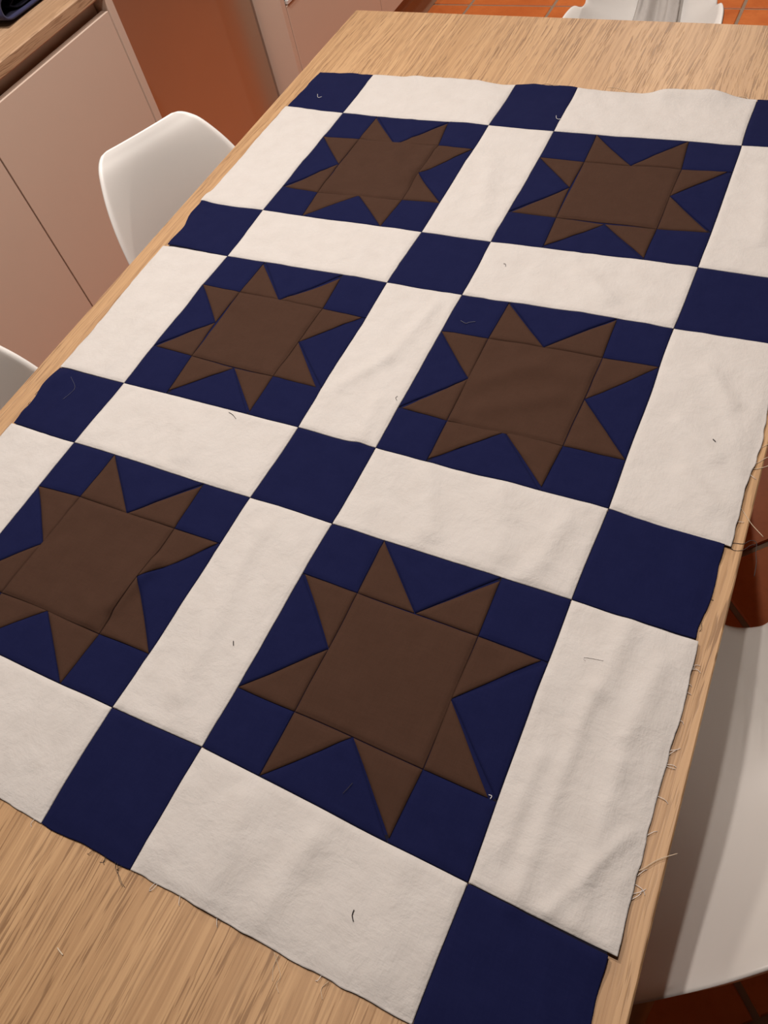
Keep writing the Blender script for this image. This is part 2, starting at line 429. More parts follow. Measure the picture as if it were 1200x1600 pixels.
# folded jeans on the worktop
je = tag(empty('folded_jeans', (-0.82, 0.11, 0.8075)), 'dark navy folded jeans lying on the worktop', 'jeans')
jo = je.location
def folded_ribbon(name, prof, x0, x1, th, mat, seed, skew=0.0):
    """cloth layer: a side profile in y-z carried along x, with thickness"""
    P = spline(prof, 60); K = 14; n = len(P)
    T_ = np.gradient(P, axis=0); T_ /= np.linalg.norm(T_, axis=1, keepdims=True)
    Nn = np.stack([-T_[:, 1], T_[:, 0]], 1); v = []; f = []
    for k in range(K + 1):
        t = k / K; x = x0 + (x1 - x0) * t
        for sd in (0, 1):
            for i in range(n):
                wob = float(vnoise(np.array(i * 0.12 + seed), np.array(t * 3.0), seed)) * 0.0018
                y = P[i, 0] - 0.022 + Nn[i, 0] * (th * sd) + skew * t; z = P[i, 1] + Nn[i, 1] * (th * sd) + wob * min(1.0, P[i, 1] / 0.012)
                v.append((x + 0.010 + 0.004 * math.sin(i * 0.17 + seed) - jo.x, y - jo.y, 0.8079 + max(0.0003, z) - jo.z))
    st = 2 * n
    for k in range(K):
        for i in range(n - 1):
            a0, b0 = k * st + i, (k + 1) * st + i
            f.append((a0, a0 + 1, b0 + 1, b0)); f.append((a0 + n, b0 + n, b0 + n + 1, a0 + n + 1))
        for i in (0, n - 1): f.append((k * st + i, (k + 1) * st + i, (k + 1) * st + n + i, k * st + n + i))
    for k in (0, K):
        for i in range(n - 1): f.append((k * st + i, k * st + i + 1, k * st + n + i + 1, k * st + n + i))
    return mesh_obj(name, v, f, mat, je)
folded_ribbon('outer_layer', [(0.255, 0.005), (0.15, 0.005), (0.08, 0.006), (0.050, 0.010), (0.034, 0.024), (0.038, 0.044), (0.058, 0.053), (0.10, 0.048), (0.16, 0.040), (0.255, 0.037)],
              -0.95, -0.752, -0.005, M['denim'], 3, 0.012)
folded_ribbon('lining', [(0.235, 0.013), (0.13, 0.013), (0.092, 0.017), (0.084, 0.024), (0.10, 0.031), (0.16, 0.028), (0.235, 0.024)],
              -0.95, -0.768, -0.003, M['denim_in'], 6, 0.008)
folded_ribbon('grey_hem', [(0.255, 0.052), (0.16, 0.054), (0.10, 0.061), (0.070, 0.066), (0.064, 0.070), (0.075, 0.075), (0.12, 0.070), (0.245, 0.062)],
              -0.95, -0.79, -0.003, M['grey_cloth'], 9, 0.01)

# ------------------------------------------------------------------ table
T_TL, T_TR, T_BR, T_BL = (-0.0368, 0.2325), (0.829, 0.2045), (0.864, -1.62), (-0.0375, -1.62)
tb = tag(empty('dining_table', (0.41, -0.7, 0)), 'oak dining table carrying the quilt top', 'table')
top = MB(); top.prism([T_TL, T_TR, T_BR, T_BL], TZ - 0.030, TZ, 0.0012)
sub('table_top', top, M['oak'], tb)
for (x0, x1, y0, y1) in ((0.05, 0.78, 0.10, 0.125), (0.05, 0.78, -1.525, -1.50), (0.05, 0.075, -1.50, 0.10), (0.755, 0.78, -1.50, 0.10)):
    sub('apron', MB().box(x0, x1, y0, y1, TZ - 0.11, TZ - 0.0302, 0.001), M['oak'], tb)
for lx, ly in ((0.0, 0.09), (0.73, 0.09), (0.0, -1.56), (0.73, -1.56)):
    sub('leg', MB().box(lx, lx + 0.07, ly, ly + 0.07, 0.001, TZ - 0.0304, 0.003), M['oak'], tb)

# ------------------------------------------------------------------ shell chairs
PROF = [(0.215, -0.050), (0.213, -0.022), (0.196, -0.003), (0.150, 0.004), (0.070, -0.006), (-0.030, -0.016), (-0.105, -0.006),
        (-0.160, 0.032), (-0.190, 0.095), (-0.208, 0.180), (-0.228, 0.275), (-0.246, 0.345), (-0.256, 0.368), (-0.262, 0.378)]
HW = [0.195, 0.200, 0.206, 0.214, 0.224, 0.230, 0.230, 0.226, 0.220, 0.212, 0.198, 0.182, 0.172, 0.165]
RISE = [0.006, 0.012, 0.024, 0.044, 0.068, 0.090, 0.100, 0.098, 0.088, 0.078, 0.058, 0.038, 0.026, 0.020]
_t = np.linspace(0, 1, len(HW))
HW = list(np.array(HW) * np.interp(_t, [0, 0.5, 1], [0.968, 0.640, 0.709]))
RISE = list(np.array(RISE) * np.interp(_t, [0, 0.3, 0.55, 1], [1.22, 1.66, 0.72, 1.18]))
PROF = [(x, z) if z <= 0.03 else (x + 0.04 * (z - 0.03), 0.03 + (z - 0.03) * 0.971) for x, z in PROF]
def shell_grid(nu, nv, us=None, vs=None):
    us = np.linspace(-1, 1, nu) if us is None else us
    if vs is None:
        _q = np.linspace(0, 1, nv); vs = 0.35 * _q + 0.65 * (0.5 - 0.5 * np.cos(math.pi * _q))
    S_ = spline([(a, b, c, d) for (a, b), c, d in zip(PROF, HW, RISE)], 400)
    s_all = np.linspace(0, 1, 400)
    # arc-length parameter along the spine
    L_ = np.concatenate([[0], np.cumsum(np.hypot(np.diff(S_[:, 0]), np.diff(S_[:, 1])))]); L_ /= L_[-1]
    P = np.zeros((len(vs), len(us), 3))
    for i, v_ in enumerate(vs):
        f_, z_, w_, r_ = (np.interp(v_, L_, S_[:, k]) for k in range(4))
        e = 0.01
        f2, z2 = (np.interp(min(1, v_ + e), L_, S_[:, k]) for k in (0, 1)); f1, z1 = (np.interp(max(0, v_ - e), L_, S_[:, k]) for k in (0, 1))
        t = np.array([f2 - f1, z2 - z1]); t /= np.linalg.norm(t); nrm = np.array([t[1], -t[0]])
        if nrm[1] < 0 and v_ < 0.5: nrm = -nrm
        if v_ >= 0.5 and nrm[0] < 0: nrm = -nrm
        ww = w_
        c_top = 0.22; c_fr = 0.20
        if v_ > 1 - c_top:
            q = (v_ - (1 - c_top)) / c_top; ww = w_ * (1 - 0.44 * (1 - math.sqrt(max(0, 1 - q ** 2.2))))
        if v_ < c_fr:
            q = (c_fr - v_) / c_fr; ww = w_ * (1 - 0.36 * (1 - math.sqrt(max(0, 1 - q ** 2.2))))
        for j, u_ in enumerate(us):
            au = abs(u_)
            d = r_ * au ** 2.1 * (ww / w_) ** 2
            lip = max(0.0, (au - 0.93) / 0.07)
            d -= 0.006 * lip ** 2
            P[i, j] = (f_ + nrm[0] * d, u_ * ww, z_ + nrm[1] * d)
    return P
def grid_normals(P):
    du = np.gradient(P, axis=1); dv = np.gradient(P, axis=0)
    n = np.cross(dv, du); n /= np.linalg.norm(n, axis=2, keepdims=True) + 1e-12
    return n
SEAT_Z = 0.4426
def make_chair(label, loc, rz, scale=1.0):
    c = tag(empty('shell_chair', loc, rz), label, 'chair', 'white moulded shell chairs around the table')
    c.scale = (scale,) * 3
    if 'shell' not in CH:
        nu, nv = 49, 120
        us = np.sign(np.linspace(-1, 1, nu)) * (1 - (1 - np.abs(np.linspace(-1, 1, nu))) ** 1.25)
        P = shell_grid(nu, nv, us); P[..., 2] += SEAT_Z
        Nn = grid_normals(P)
        c0 = P[nv // 3, nu // 2]
        if Nn[nv // 3, nu // 2][2] < 0: Nn = -Nn
        Q = P - Nn * 0.007
        v = np.concatenate([P.reshape(-1, 3), Q.reshape(-1, 3)]); n0 = nu * nv; f = []
        id_ = lambda i, j: i * nu + j
        for i in range(nv - 1):
            for j in range(nu - 1):
                q = (id_(i, j), id_(i, j + 1), id_(i + 1, j + 1), id_(i + 1, j))
                f.append(q); f.append(tuple(n0 + k for k in q[::-1]))
        border = [id_(0, j) for j in range(nu)] + [id_(i, nu - 1) for i in range(1, nv)] + [id_(nv - 1, j) for j in range(nu - 2, -1, -1)] + [id_(i, 0) for i in range(nv - 2, 0, -1)]
        for a, b in zip(border, border[1:] + border[:1]): f.append((b, a, n0 + a, n0 + b))
        o = mesh_obj('shell', v, f, M['shell']); CH['shell'] = o.data
        bpy.data.objects.remove(o)
        legs = []
        for sx in (1, -1):
            for sy in (1, -1):
                t0 = Vector((0.10 * sx - 0.01, 0.095 * sy, SEAT_Z - 0.045)); t1 = Vector((0.205 * sx - 0.03, 0.215 * sy, 0.0))
                m = MB().tube([t0 + (t1 - t0) * (q / 6) for q in range(7)], [0.014, 0.0155, 0.016, 0.015, 0.0135, 0.012, 0.0105], 12)
                o = mesh_obj('leg', m.v, m.f, M['leg_wood']); legs.append(o.data); bpy.data.objects.remove(o)
        CH['legs'] = legs
        br = MB()
        for a, b in (((0.13, 0.13), (-0.14, -0.13)), ((0.13, -0.13), (-0.14, 0.13))):
            br.tube([(a[0], a[1], 0.30), (0, 0, 0.27), (b[0], b[1], 0.30)], 0.004, 8)
        for sx in (0.09, -0.11): br.tube([(sx, -0.12, SEAT_Z - 0.045), (sx, 0.12, SEAT_Z - 0.045)], 0.006, 8)
        for sy in (0.10, -0.10): br.tube([(0.09, sy, SEAT_Z - 0.045), (0.09, sy * 0.9, SEAT_Z - 0.020)], 0.008, 8); br.tube([(-0.11, sy, SEAT_Z - 0.045), (-0.11, sy * 0.9, SEAT_Z - 0.008)], 0.008, 8)
        o = mesh_obj('under_frame', br.v, br.f, M['steel_dark']); CH['frame'] = o.data; bpy.data.objects.remove(o)
    for nm, d in [('shell', CH['shell'])] + [('leg', d) for d in CH['legs']] + [('under_frame', CH['frame'])]:
        o = bpy.data.objects.new(nm, d); COL.objects.link(o); o.parent = c
    return c
CH = {}
make_chair('white shell chair backed against the cream cabinets, its whole backrest showing', (0.0615, -0.381, 0), -0.42)
make_chair('white shell chair at the left picture edge, only a backrest corner showing', (0.0732, -0.899, 0), -0.3514)
make_chair('white shell chair at the right picture edge, seat half shaded by the table', (0.9028, -0.8427, 0), 3.8144)
far_chair = make_chair('white shell chair beyond the far table end with cream cloth over it', (0.385, 0.70, 0), -1.50)

# cloth draped on the far chair
def draped_cloth():
    nu, nv = 40, 60
    V_ = np.linspace(0.46, 0.992, nv); rows = []
    for i, v_ in enumerate(V_):
        t = (v_ - V_[0]) / (V_[-1] - V_[0])
        u0 = -0.30 + 0.30 * t; u1 = 0.50 - 0.12 * t        # chair-left to chair-right, narrower at the top
        us = np.linspace(u0, u1, nu)
        P = shell_grid(nu, 2, us, np.array([v_, min(1.0, v_ + 0.004)]))
        dn = np.gradient(P, axis=1); dv = P[1:2] - P[0:1]
        n = np.cross(dv[0], dn[0]); n /= np.linalg.norm(n, axis=1, keepdims=True)
        if n[nu // 2][0] < 0: n = -n
        a = np.linspace(0, 1, nu)
        fold = 0.010 + 0.022 * np.abs(np.sin(a * math.pi * 1.6 + 0.5 + 0.8 * t)) ** 1.5 * (1 - 0.35 * t) + 0.006 * vnoise(a * 7, np.full(nu, t * 5), 4)
        fold[0] = 0.006
        rows.append(P[0] + n * fold[:, None])
    P = np.array(rows); P[..., 2] += SEAT_Z
    # over the top edge and down behind
    last = P[-1]; back = []
    for k, (df, dz) in enumerate(((-0.012, 0.012), (-0.030, 0.008), (-0.040, -0.03), (-0.042, -0.09), (-0.040, -0.16))):
        back.append(last + np.array((df - 0.01, 0, dz)))
    P = np.concatenate([P, np.array(back)])
    nr = P.shape[0]; v = P.reshape(-1, 3); f = [(i * nu + j, i * nu + j + 1, (i + 1) * nu + j + 1, (i + 1) * nu + j) for i in range(nr - 1) for j in range(nu - 1)]
    o = mesh_obj('draped_cloth', v, f, M['cream'])
    md = o.modifiers.new('thickness', 'SOLIDIFY'); md.thickness = 0.0012; md.offset = 1
    o.location = far_chair.location; o.rotation_euler = far_chair.rotation_euler
    tag(o, 'crumpled cream cloth hung over the chair beyond the table end', 'cloth')
draped_cloth()

# ------------------------------------------------------------------ quilt top
# seam crossings of the pieced top on the table, metres (u across, v along)
N = {(0,0): (.0058,.007),(0,1): (-.0001,-.0985),(0,2): (-.0044,-.3648),(0,3): (.0014,-.4664),(0,4): (.0009,-.7234),(0,5): (.0029,-.8219),(1,0): (.1107,.0072),(1,1): (.1101,-.1065),(1,2): (.1082,-.3633),(1,3): (.1106,-.4687),(1,4): (.1102,-.7211),(1,5): (.1089,-.8229),(2,0): (.3659,.0016),(2,1): (.3646,-.1127),(2,2): (.3664,-.3666),(2,3): (.3651,-.4688),(2,4): (.3694,-.7201),(2,5): (.3666,-.8231),(2,6): (.3649,-1.0764),(2,7): (.3672,-1.1862),(3,0): (.4643,-.0012),(3,1): (.4653,-.115),(3,2): (.4659,-.3644),(3,3): (.4666,-.4667),(3,4): (.4694,-.7203),(3,5): (.4691,-.8233),(3,6): (.4678,-1.0735),(3,7): (.4654,-1.1833),(4,0): (.7164,-.0005),(4,1): (.7194,-.1089),(4,2): (.7231,-.3595),(4,3): (.7213,-.4648),(4,4): (.7227,-.7203),(4,5): (.7212,-.826),(4,6): (.724,-1.08),(4,7): (.7218,-1.1802),(5,4): (.8315,-.7249),(5,5): (.8313,-.8267),(5,6): (.8345,-1.082),(0,6): (.0029,-1.0754),(0,7): (.0029,-1.1843),(1,6): (.1089,-1.0764),(1,7): (.1132,-1.1862),(5,0): (.8253,-.0005),(5,1): (.8283,-.1089),(5,2): (.832,-.3595),(5,3): (.8302,-.4648),(5,7): (.8307,-1.1802)}
B = {
'A': (1,1,{(1,0): (.1741,-.1121),(3,0): (.2996,-.1151),(0,1): (.1094,-.1739),(0,3): (.1126,-.3042),(4,1): (.3628,-.1733),(4,3): (.3655,-.3017),(1,4): (.1762,-.3632),(3,4): (.3031,-.3638),(1,1): (.1734,-.1708),(3,1): (.3079,-.1716),(1,3): (.1726,-.3087),(3,3): (.3092,-.3046),(2,1): (.239,-.1777),(1,2): (.172,-.2379),(3,2): (.3077,-.2439),(2,3): (.2395,-.3046)}) ,
'B': (3,1,{(1,0): (.5269,-.1154),(3,0): (.6526,-.1125),(0,1): (.4664,-.1767),(0,3): (.4701,-.3018),(4,1): (.7144,-.1713),(4,3): (.719,-.2954),(1,4): (.5343,-.3586),(3,4): (.66,-.3578),(1,1): (.5295,-.1791),(3,1): (.6589,-.1761),(1,3): (.5317,-.3018),(3,3): (.659,-.2999),(2,1): (.5931,-.1775),(1,2): (.5284,-.2379),(3,2): (.6584,-.2351),(2,3): (.5958,-.3034)}) ,
'C': (1,3,{(1,0): (.1747,-.4733),(3,0): (.2987,-.4761),(0,1): (.1122,-.5326),(0,3): (.1145,-.6544),(4,1): (.3607,-.5349),(4,3): (.3615,-.6584),(1,4): (.1785,-.7161),(3,4): (.3011,-.7162),(1,1): (.1726,-.5334),(3,1): (.3022,-.5331),(1,3): (.1759,-.6571),(3,3): (.2999,-.6579),(2,1): (.2366,-.5345),(1,2): (.1711,-.5943),(3,2): (.301,-.5961),(2,3): (.2416,-.6584)}) ,
'D': (3,3,{(1,0): (.5286,-.4684),(3,0): (.6581,-.4679),(0,1): (.4668,-.5328),(0,3): (.4729,-.6606),(4,1): (.7209,-.5267),(4,3): (.7222,-.6581),(1,4): (.5297,-.7169),(3,4): (.6555,-.7162),(1,1): (.526,-.5294),(3,1): (.6599,-.5278),(1,3): (.5293,-.6626),(3,3): (.6594,-.6599),(2,1): (.593,-.5289),(1,2): (.5283,-.5968),(3,2): (.6598,-.5919),(2,3): (.5953,-.6586)}) ,
'E': (1,5,{(1,0): (.1737,-.8247),(3,0): (.3048,-.8261),(0,1): (.1084,-.8913),(4,1): (.3636,-.8845),(4,3): (.3635,-1.0182),(3,4): (.2977,-1.0766),(1,1): (.1697,-.8865),(3,1): (.3058,-.8852),(3,3): (.3021,-1.0182),(1,3): (.1654,-1.0194),(2,1): (.2393,-.8865),(1,2): (.1695,-.9537),(3,2): (.3042,-.9518),(2,3): (.2312,-1.018),(0,3): (.1049,-1.0138),(1,4): (.1684,-1.0772)}) ,
'F': (3,5,{(1,0): (.5296,-.8238),(3,0): (.6543,-.8286),(0,1): (.471,-.8863),(0,3): (.4696,-1.0131),(4,1): (.7163,-.8904),(4,3): (.7167,-1.0157),(1,4): (.5301,-1.074),(3,4): (.6543,-1.0755),(1,1): (.5305,-.8867),(3,1): (.6562,-.8886),(1,3): (.531,-1.0134),(3,3): (.6569,-1.0154),(2,1): (.5918,-.8871),(1,2): (.5308,-.9492),(3,2): (.6557,-.9512),(2,3): (.591,-1.0143)}) ,
}
N = {k: np.array(v) for k, v in N.items()}
QZ = TZ + 0.0013
BUMPS = [  # x0,y0,x1,y1,width,height : creases and lifted spots
    (0.60, 0.004, 0.66, 0.004, 0.022, 0.010), (0.20, 0.012, 0.30, 0.008, 0.02, 0.004), (0.40, 0.004, 0.455, 0.0, 0.02, 0.004),
    (0.545, -0.60, 0.60, -0.555, 0.012, 0.0045), (0.565, -0.635, 0.63, -0.60, 0.012, 0.004), (0.60, -0.57, 0.65, -0.56, 0.014, 0.003),
    (0.312, -0.93, 0.300, -0.99, 0.008, 0.005), (0.290, -0.93, 0.285, -1.01, 0.010, 0.003),
    (0.30, -0.19, 0.30, -0.26, 0.012, 0.004), (0.25, -0.21, 0.29, -0.25, 0.012, 0.004),
    (0.53, -1.10, 0.545, -1.20, 0.012, 0.0045), (0.60, -1.10, 0.58, -1.20, 0.010, 0.0035), (0.67, -1.09, 0.69, -1.16, 0.012, 0.003),
    (0.765, -0.90, 0.760, -1.08, 0.006, 0.0028), (0.80, -0.95, 0.805, -1.07, 0.007, 0.0025), (0.742, -0.97, 0.738, -1.05, 0.006, 0.0025),
    (0.822, -1.00, 0.785, -1.075, 0.004, 0.0030), (0.775, -0.835, 0.77, -0.90, 0.008, 0.003), (0.81, -0.86, 0.80, -0.93, 0.008, 0.003),
    (0.425, -0.60, 0.445, -0.49, 0.008, 0.003), (0.39, -0.65, 0.42, -0.60, 0.008, 0.003), (0.45, -0.72, 0.44, -0.66, 0.008, 0.003),
    (0.54, -0.735, 0.57, -0.80, 0.012, 0.004), (0.62, -0.74, 0.64, -0.80, 0.014, 0.003), (0.69, -0.75, 0.68, -0.81, 0.010, 0.003),
    (0.06, -0.58, 0.075, -0.70, 0.010, 0.003), (0.24, -0.76, 0.26, -0.80, 0.012, 0.003), (0.40, -0.86, 0.42, -1.04, 0.010, 0.003),
    (0.77, -0.52, 0.80, -0.56, 0.008, 0.003), (0.76, -0.60, 0.80, -0.63, 0.008, 0.003), (0.78, -0.66, 0.81, -0.69, 0.010, 0.003),
    (0.76, -0.16, 0.78, -0.30, 0.010, 0.003), (0.40, -0.2, 0.43, -0.3, 0.012, 0.003), (0.60, -0.40, 0.64, -0.44, 0.010, 0.003),
    (0.834, -1.07, 0.838, -1.085, 0.012, 0.006), (0.830, -0.83, 0.836, -0.87, 0.010, 0.003), (0.833, -0.73, 0.838, -0.66, 0.012, 0.003),
    (-0.002, -0.36, -0.006, -0.35, 0.01, 0.006), (0.01, -0.74, 0.0, -0.80, 0.012, 0.004), (0.10, -1.18, 0.2, -1.19, 0.02, 0.002),
]
def smooth01(t): t = np.clip(t, 0, 1); return t * t * (3 - 2 * t)
def height(x, y):
    hh = 0.0012 * (1 + vnoise(x * 9 + 3.1, y * 9, 1)) + 0.0007 * (1 + vnoise(x * 24, y * 24, 2)) + 0.00028 * (1 + vnoise(x * 75, y * 75, 3))
    hh = hh + 0.0007 * np.maximum(0, 1 - 3.2 * np.abs(vnoise(x * 13 + 0.4 * y * 13, y * 5 + 7, 21))) + 0.0006 * np.maximum(0, 1 - 3.2 * np.abs(vnoise(x * 6, y * 17 + x * 5, 22)))
    for (x0, y0, x1, y1, w_, a_) in BUMPS:
        dx, dy = x1 - x0, y1 - y0; L2 = dx * dx + dy * dy
        t = np.clip(((x - x0) * dx + (y - y0) * dy) / L2, 0, 1)
        d2 = (x - x0 - t * dx) ** 2 + (y - y0 - t * dy) ** 2
        hh = hh + a_ * np.exp(-d2 / (2 * w_ * w_ / 1.6))
    hh = hh * (0.15 + 0.85 * smooth01((y + 1.195) / 0.05)) * (0.45 + 0.55 * smooth01((0.842 - x) / 0.04)) * (0.6 + 0.4 * smooth01((x + 0.008) / 0.03))
    return hh
def warp(x, y):
    return (0.0010 * vnoise(x * 14 + 5, y * 14, 11), 0.0010 * vnoise(x * 14, y * 14 + 9, 12))

quilt = tag(empty('quilt_top', (0.41, -0.6, TZ)), 'pieced quilt top of brown stars, navy squares and cream strips on the table', 'quilt')
QO = np.array((0.41, -0.6, TZ))


def finish_patch(name, XY, D, faces, border, mat, parent, raise_, po, Draw=None):
    """XY n x 2 world plan points, D distance to seam; adds relief, a turned-down edge and an own origin"""
    wx, wy = warp(XY[:, 0], XY[:, 1])
    X = XY[:, 0] + wx; Y = XY[:, 1] + wy
    lift = raise_ * smooth01(D / 0.0042)
    if Draw is not None: lift = lift * (0.1 + 0.9 * smooth01(Draw / 0.010))
    Z = QZ + height(X, Y) + lift
    V = np.stack([X, Y, Z], 1)
    S_ = V[border].copy(); S_[:, 2] -= 0.0009
    n0 = len(V); m = len(border)
    F = list(faces) + [(border[i], n0 + i, n0 + (i + 1) % m, border[(i + 1) % m]) for i in range(m)]
    V = np.concatenate([V, S_])
    c = V.mean(0)
    return mesh_obj(name, V - c, F, mat, parent, True, tuple(c - po))

def line_dist(P, a, b):
    d = (b - a) / np.linalg.norm(b - a); n = np.array((-d[1], d[0])); return np.abs((P - a) @ n)

GAP = 0.00035
def quad_patch(name, c, mat, parent, raise_, po, raw=(), waves=None):
    """c: four corners in order; raw: indices of cut (unsewn) edges; waves: {edge: amplitude}"""
    C = [np.array(p, float) for p in c]
    ar = sum(C[i][0] * C[(i + 1) % 4][1] - C[(i + 1) % 4][0] * C[i][1] for i in range(4))
    if ar < 0:
        C = C[::-1]; raw = [(2 - e) % 4 for e in raw]; waves = {(2 - e) % 4: a for e, a in (waves or {}).items()}
    C = list(inset(np.array(C), GAP))
    L1 = max(np.linalg.norm(C[1] - C[0]), np.linalg.norm(C[2] - C[3])); L2 = max(np.linalg.norm(C[3] - C[0]), np.linalg.norm(C[2] - C[1]))
    def ts(L):
        e = [0, 0.0011 / L, 0.0024 / L, 0.0042 / L]
        return np.array(e + list(np.linspace(0.0075 / L, 1 - 0.0075 / L, max(3, int(L / 0.0042)))) + [1 - q for q in e[::-1]])
    s, t = ts(L1), ts(L2); S_, T_ = np.meshgrid(s, t)
    S_ = S_[..., None]; T_ = T_[..., None]
    P = (C[0] * (1 - S_) * (1 - T_) + C[1] * S_ * (1 - T_) + C[2] * S_ * T_ + C[3] * (1 - S_) * T_)
    ns, nt = len(s), len(t)
    if waves:
        for e, A in waves.items():
            a, b = C[e], C[(e + 1) % 4]; d = (b - a) / np.linalg.norm(b - a); nr = np.array((-d[1], d[0]))
            par = {0: S_, 1: T_, 2: 1 - S_, 3: 1 - T_}[e][..., 0]
            fall = {0: 1 - T_, 1: S_, 2: T_, 3: 1 - S_}[e][..., 0] ** 3
            L = np.linalg.norm(b - a); ph = abs(hash((round(a[0] * 1000), round(a[1] * 1000)))) % 100
            wv = A[0] * np.sin(2 * math.pi * par * A[1] + A[2]) * np.sin(math.pi * par) + 0.0007 * vnoise(par * L * 90 + ph, par * 0 + 2, 5) * np.minimum(1, 12 * par * (1 - par))
            P = P + (wv * fall)[..., None] * nr
    P = P.reshape(-1, 2)
    D = np.full(len(P), 1.0)
    for e in range(4):
        if e in raw: continue
        D = np.minimum(D, line_dist(P, C[e], C[(e + 1) % 4]))
    Draw = None
    for e in raw: Draw = line_dist(P, C[e], C[(e + 1) % 4]) if Draw is None else np.minimum(Draw, line_dist(P, C[e], C[(e + 1) % 4]))
    idx = np.arange(ns * nt).reshape(nt, ns)
    faces = [(idx[i, j], idx[i, j + 1], idx[i + 1, j + 1], idx[i + 1, j]) for i in range(nt - 1) for j in range(ns - 1)]
    border = list(idx[0, :]) + list(idx[1:, -1]) + list(idx[-1, -2::-1]) + list(idx[-2:0:-1, 0])
    return finish_patch(name, P, D, faces, border, mat, parent, raise_, po, Draw)

def tri_patch(name, a, b, c, mat, parent, raise_, po):
    C = [np.array(p, float) for p in (a, b, c)]
    if np.cross(np.append(C[1] - C[0], 0), np.append(C[2] - C[0], 0))[2] < 0: C = [C[0], C[2], C[1]]
    C = list(inset(np.array(C), GAP))
    L = max(np.linalg.norm(C[i] - C[i - 1]) for i in range(3)); n = max(8, int(L / 0.0036))
    ids = {}; P = []
    for i in range(n + 1):
        for j in range(n + 1 - i):
            ids[(i, j)] = len(P); u, v = i / n, j / n
            P.append(C[0] * (1 - u - v) + C[1] * u + C[2] * v)
    P = np.array(P); D = np.full(len(P), 1.0)
    for e in range(3): D = np.minimum(D, line_dist(P, C[e], C[(e + 1) % 3]))
    faces = []
    for i in range(n):
        for j in range(n - i):
            faces.append((ids[(i, j)], ids[(i + 1, j)], ids[(i, j + 1)]))
            if i + j < n - 1: faces.append((ids[(i + 1, j)], ids[(i + 1, j + 1)], ids[(i, j + 1)]))
    border = [ids[(i, 0)] for i in range(n)] + [ids[(n - k, k)] for k in range(n)] + [ids[(0, n - k)] for k in range(n)]
    return finish_patch(name, P, D, faces, border, mat, parent, raise_, po)

# seam allowances underneath the joints, coloured dark to stand for seam shade
sa = MB()
def strip(a, b, w_=0.006):
    d = (b - a) / np.linalg.norm(b - a); n = np.array((-d[1], d[0])) * w_
    a = a + d * 0.004; b = b - d * 0.004
    k = max(2, int(np.linalg.norm(b - a) / 0.004)); v = []; f = []
    for q in range(k + 1):
        p = a + (b - a) * q / k
        for s in (-1, 0, 1):
            x, y = p + n * s; wx, wy = warp(x, y); x += float(wx); y += float(wy)
            v.append((x, y, QZ + float(height(x, y)) - 0.0009 - 0.0002 * abs(s)))
    for q in range(k):
        for s in range(2): f.append((q * 3 + s, q * 3 + s + 1, q * 3 + 4 + s, q * 3 + 3 + s))
    sa.add(v, f)
for i in range(6):
    for j in range(8):
        if 0 < i < 5 and j < 7: strip(N[(i, j)], N[(i, j + 1)])
        if 0 < j < 7 and i < 5: strip(N[(i, j)], N[(i + 1, j)])
mesh_obj('seam_allowance', [tuple(np.array(p) - QO) for p in sa.v], sa.f, M['seam'], quilt)

# cornerstones and sashing
OV = {  # cut corners that miss the neighbouring seam: (patch i,j): {corner: xy}
    (4, 3): {2: (0.8361, -0.7267), 1: (0.8362, -0.4640)}, (4, 4): {1: (0.8305, -0.7238), 2: (0.8296, -0.8263)},
    (4, 5): {1: (0.8324, -0.8272), 2: (0.8377, -1.0813)}, (4, 6): {1: (0.8318, -1.0824), 2: (0.8335, -1.184)},
    (0, 1): {0: (-0.0035, -0.0985), 3: (-0.0064, -0.3655)}, (0, 3): {0: (-0.004, -0.470), 3: (-0.0005, -0.7225)},
    (0, 5): {0: (0.0, -0.8225)},
}
rw = random.Random(3)
for i in range(5):
    for j in range(7):
        if i % 2 and j % 2: continue
        c = [N[(i, j)], N[(i + 1, j)], N[(i + 1, j + 1)], N[(i, j + 1)]]
        for q, p in OV.get((i, j), {}).items(): c[q] = np.array(p)
        raw = [e for e, cond in ((0, j == 0), (1, i == 4), (2, j == 6), (3, i == 0)) if cond]
        waves = {e: (rw.uniform(0.0006, 0.0018), rw.choice((0.5, 1.0, 1.5)), rw.uniform(0, 6.28)) for e in raw}
        for e in range(4):
            if e not in raw: waves[e] = (0.0, 1, 0)
        waves = {e: w_ for e, w_ in waves.items() if e in raw}
        corner = (i % 2 == 0 and j % 2 == 0)
        if corner and i == 0 and j in (2, 4): waves[3] = (0.0048, 1.0, 3.5)
        if corner and i == 4 and j == 4: waves[1] = (-0.0030, 0.5, 0)
        if (i, j) == (4, 3): waves[1] = (0.0022, 1.5, 0.4)
        quad_patch('cornerstone' if corner else 'sashing_strip', c, M['navy'] if corner else M['cream'], quilt,
                   0.0011 if corner else 0.0014, QO, raw, waves)

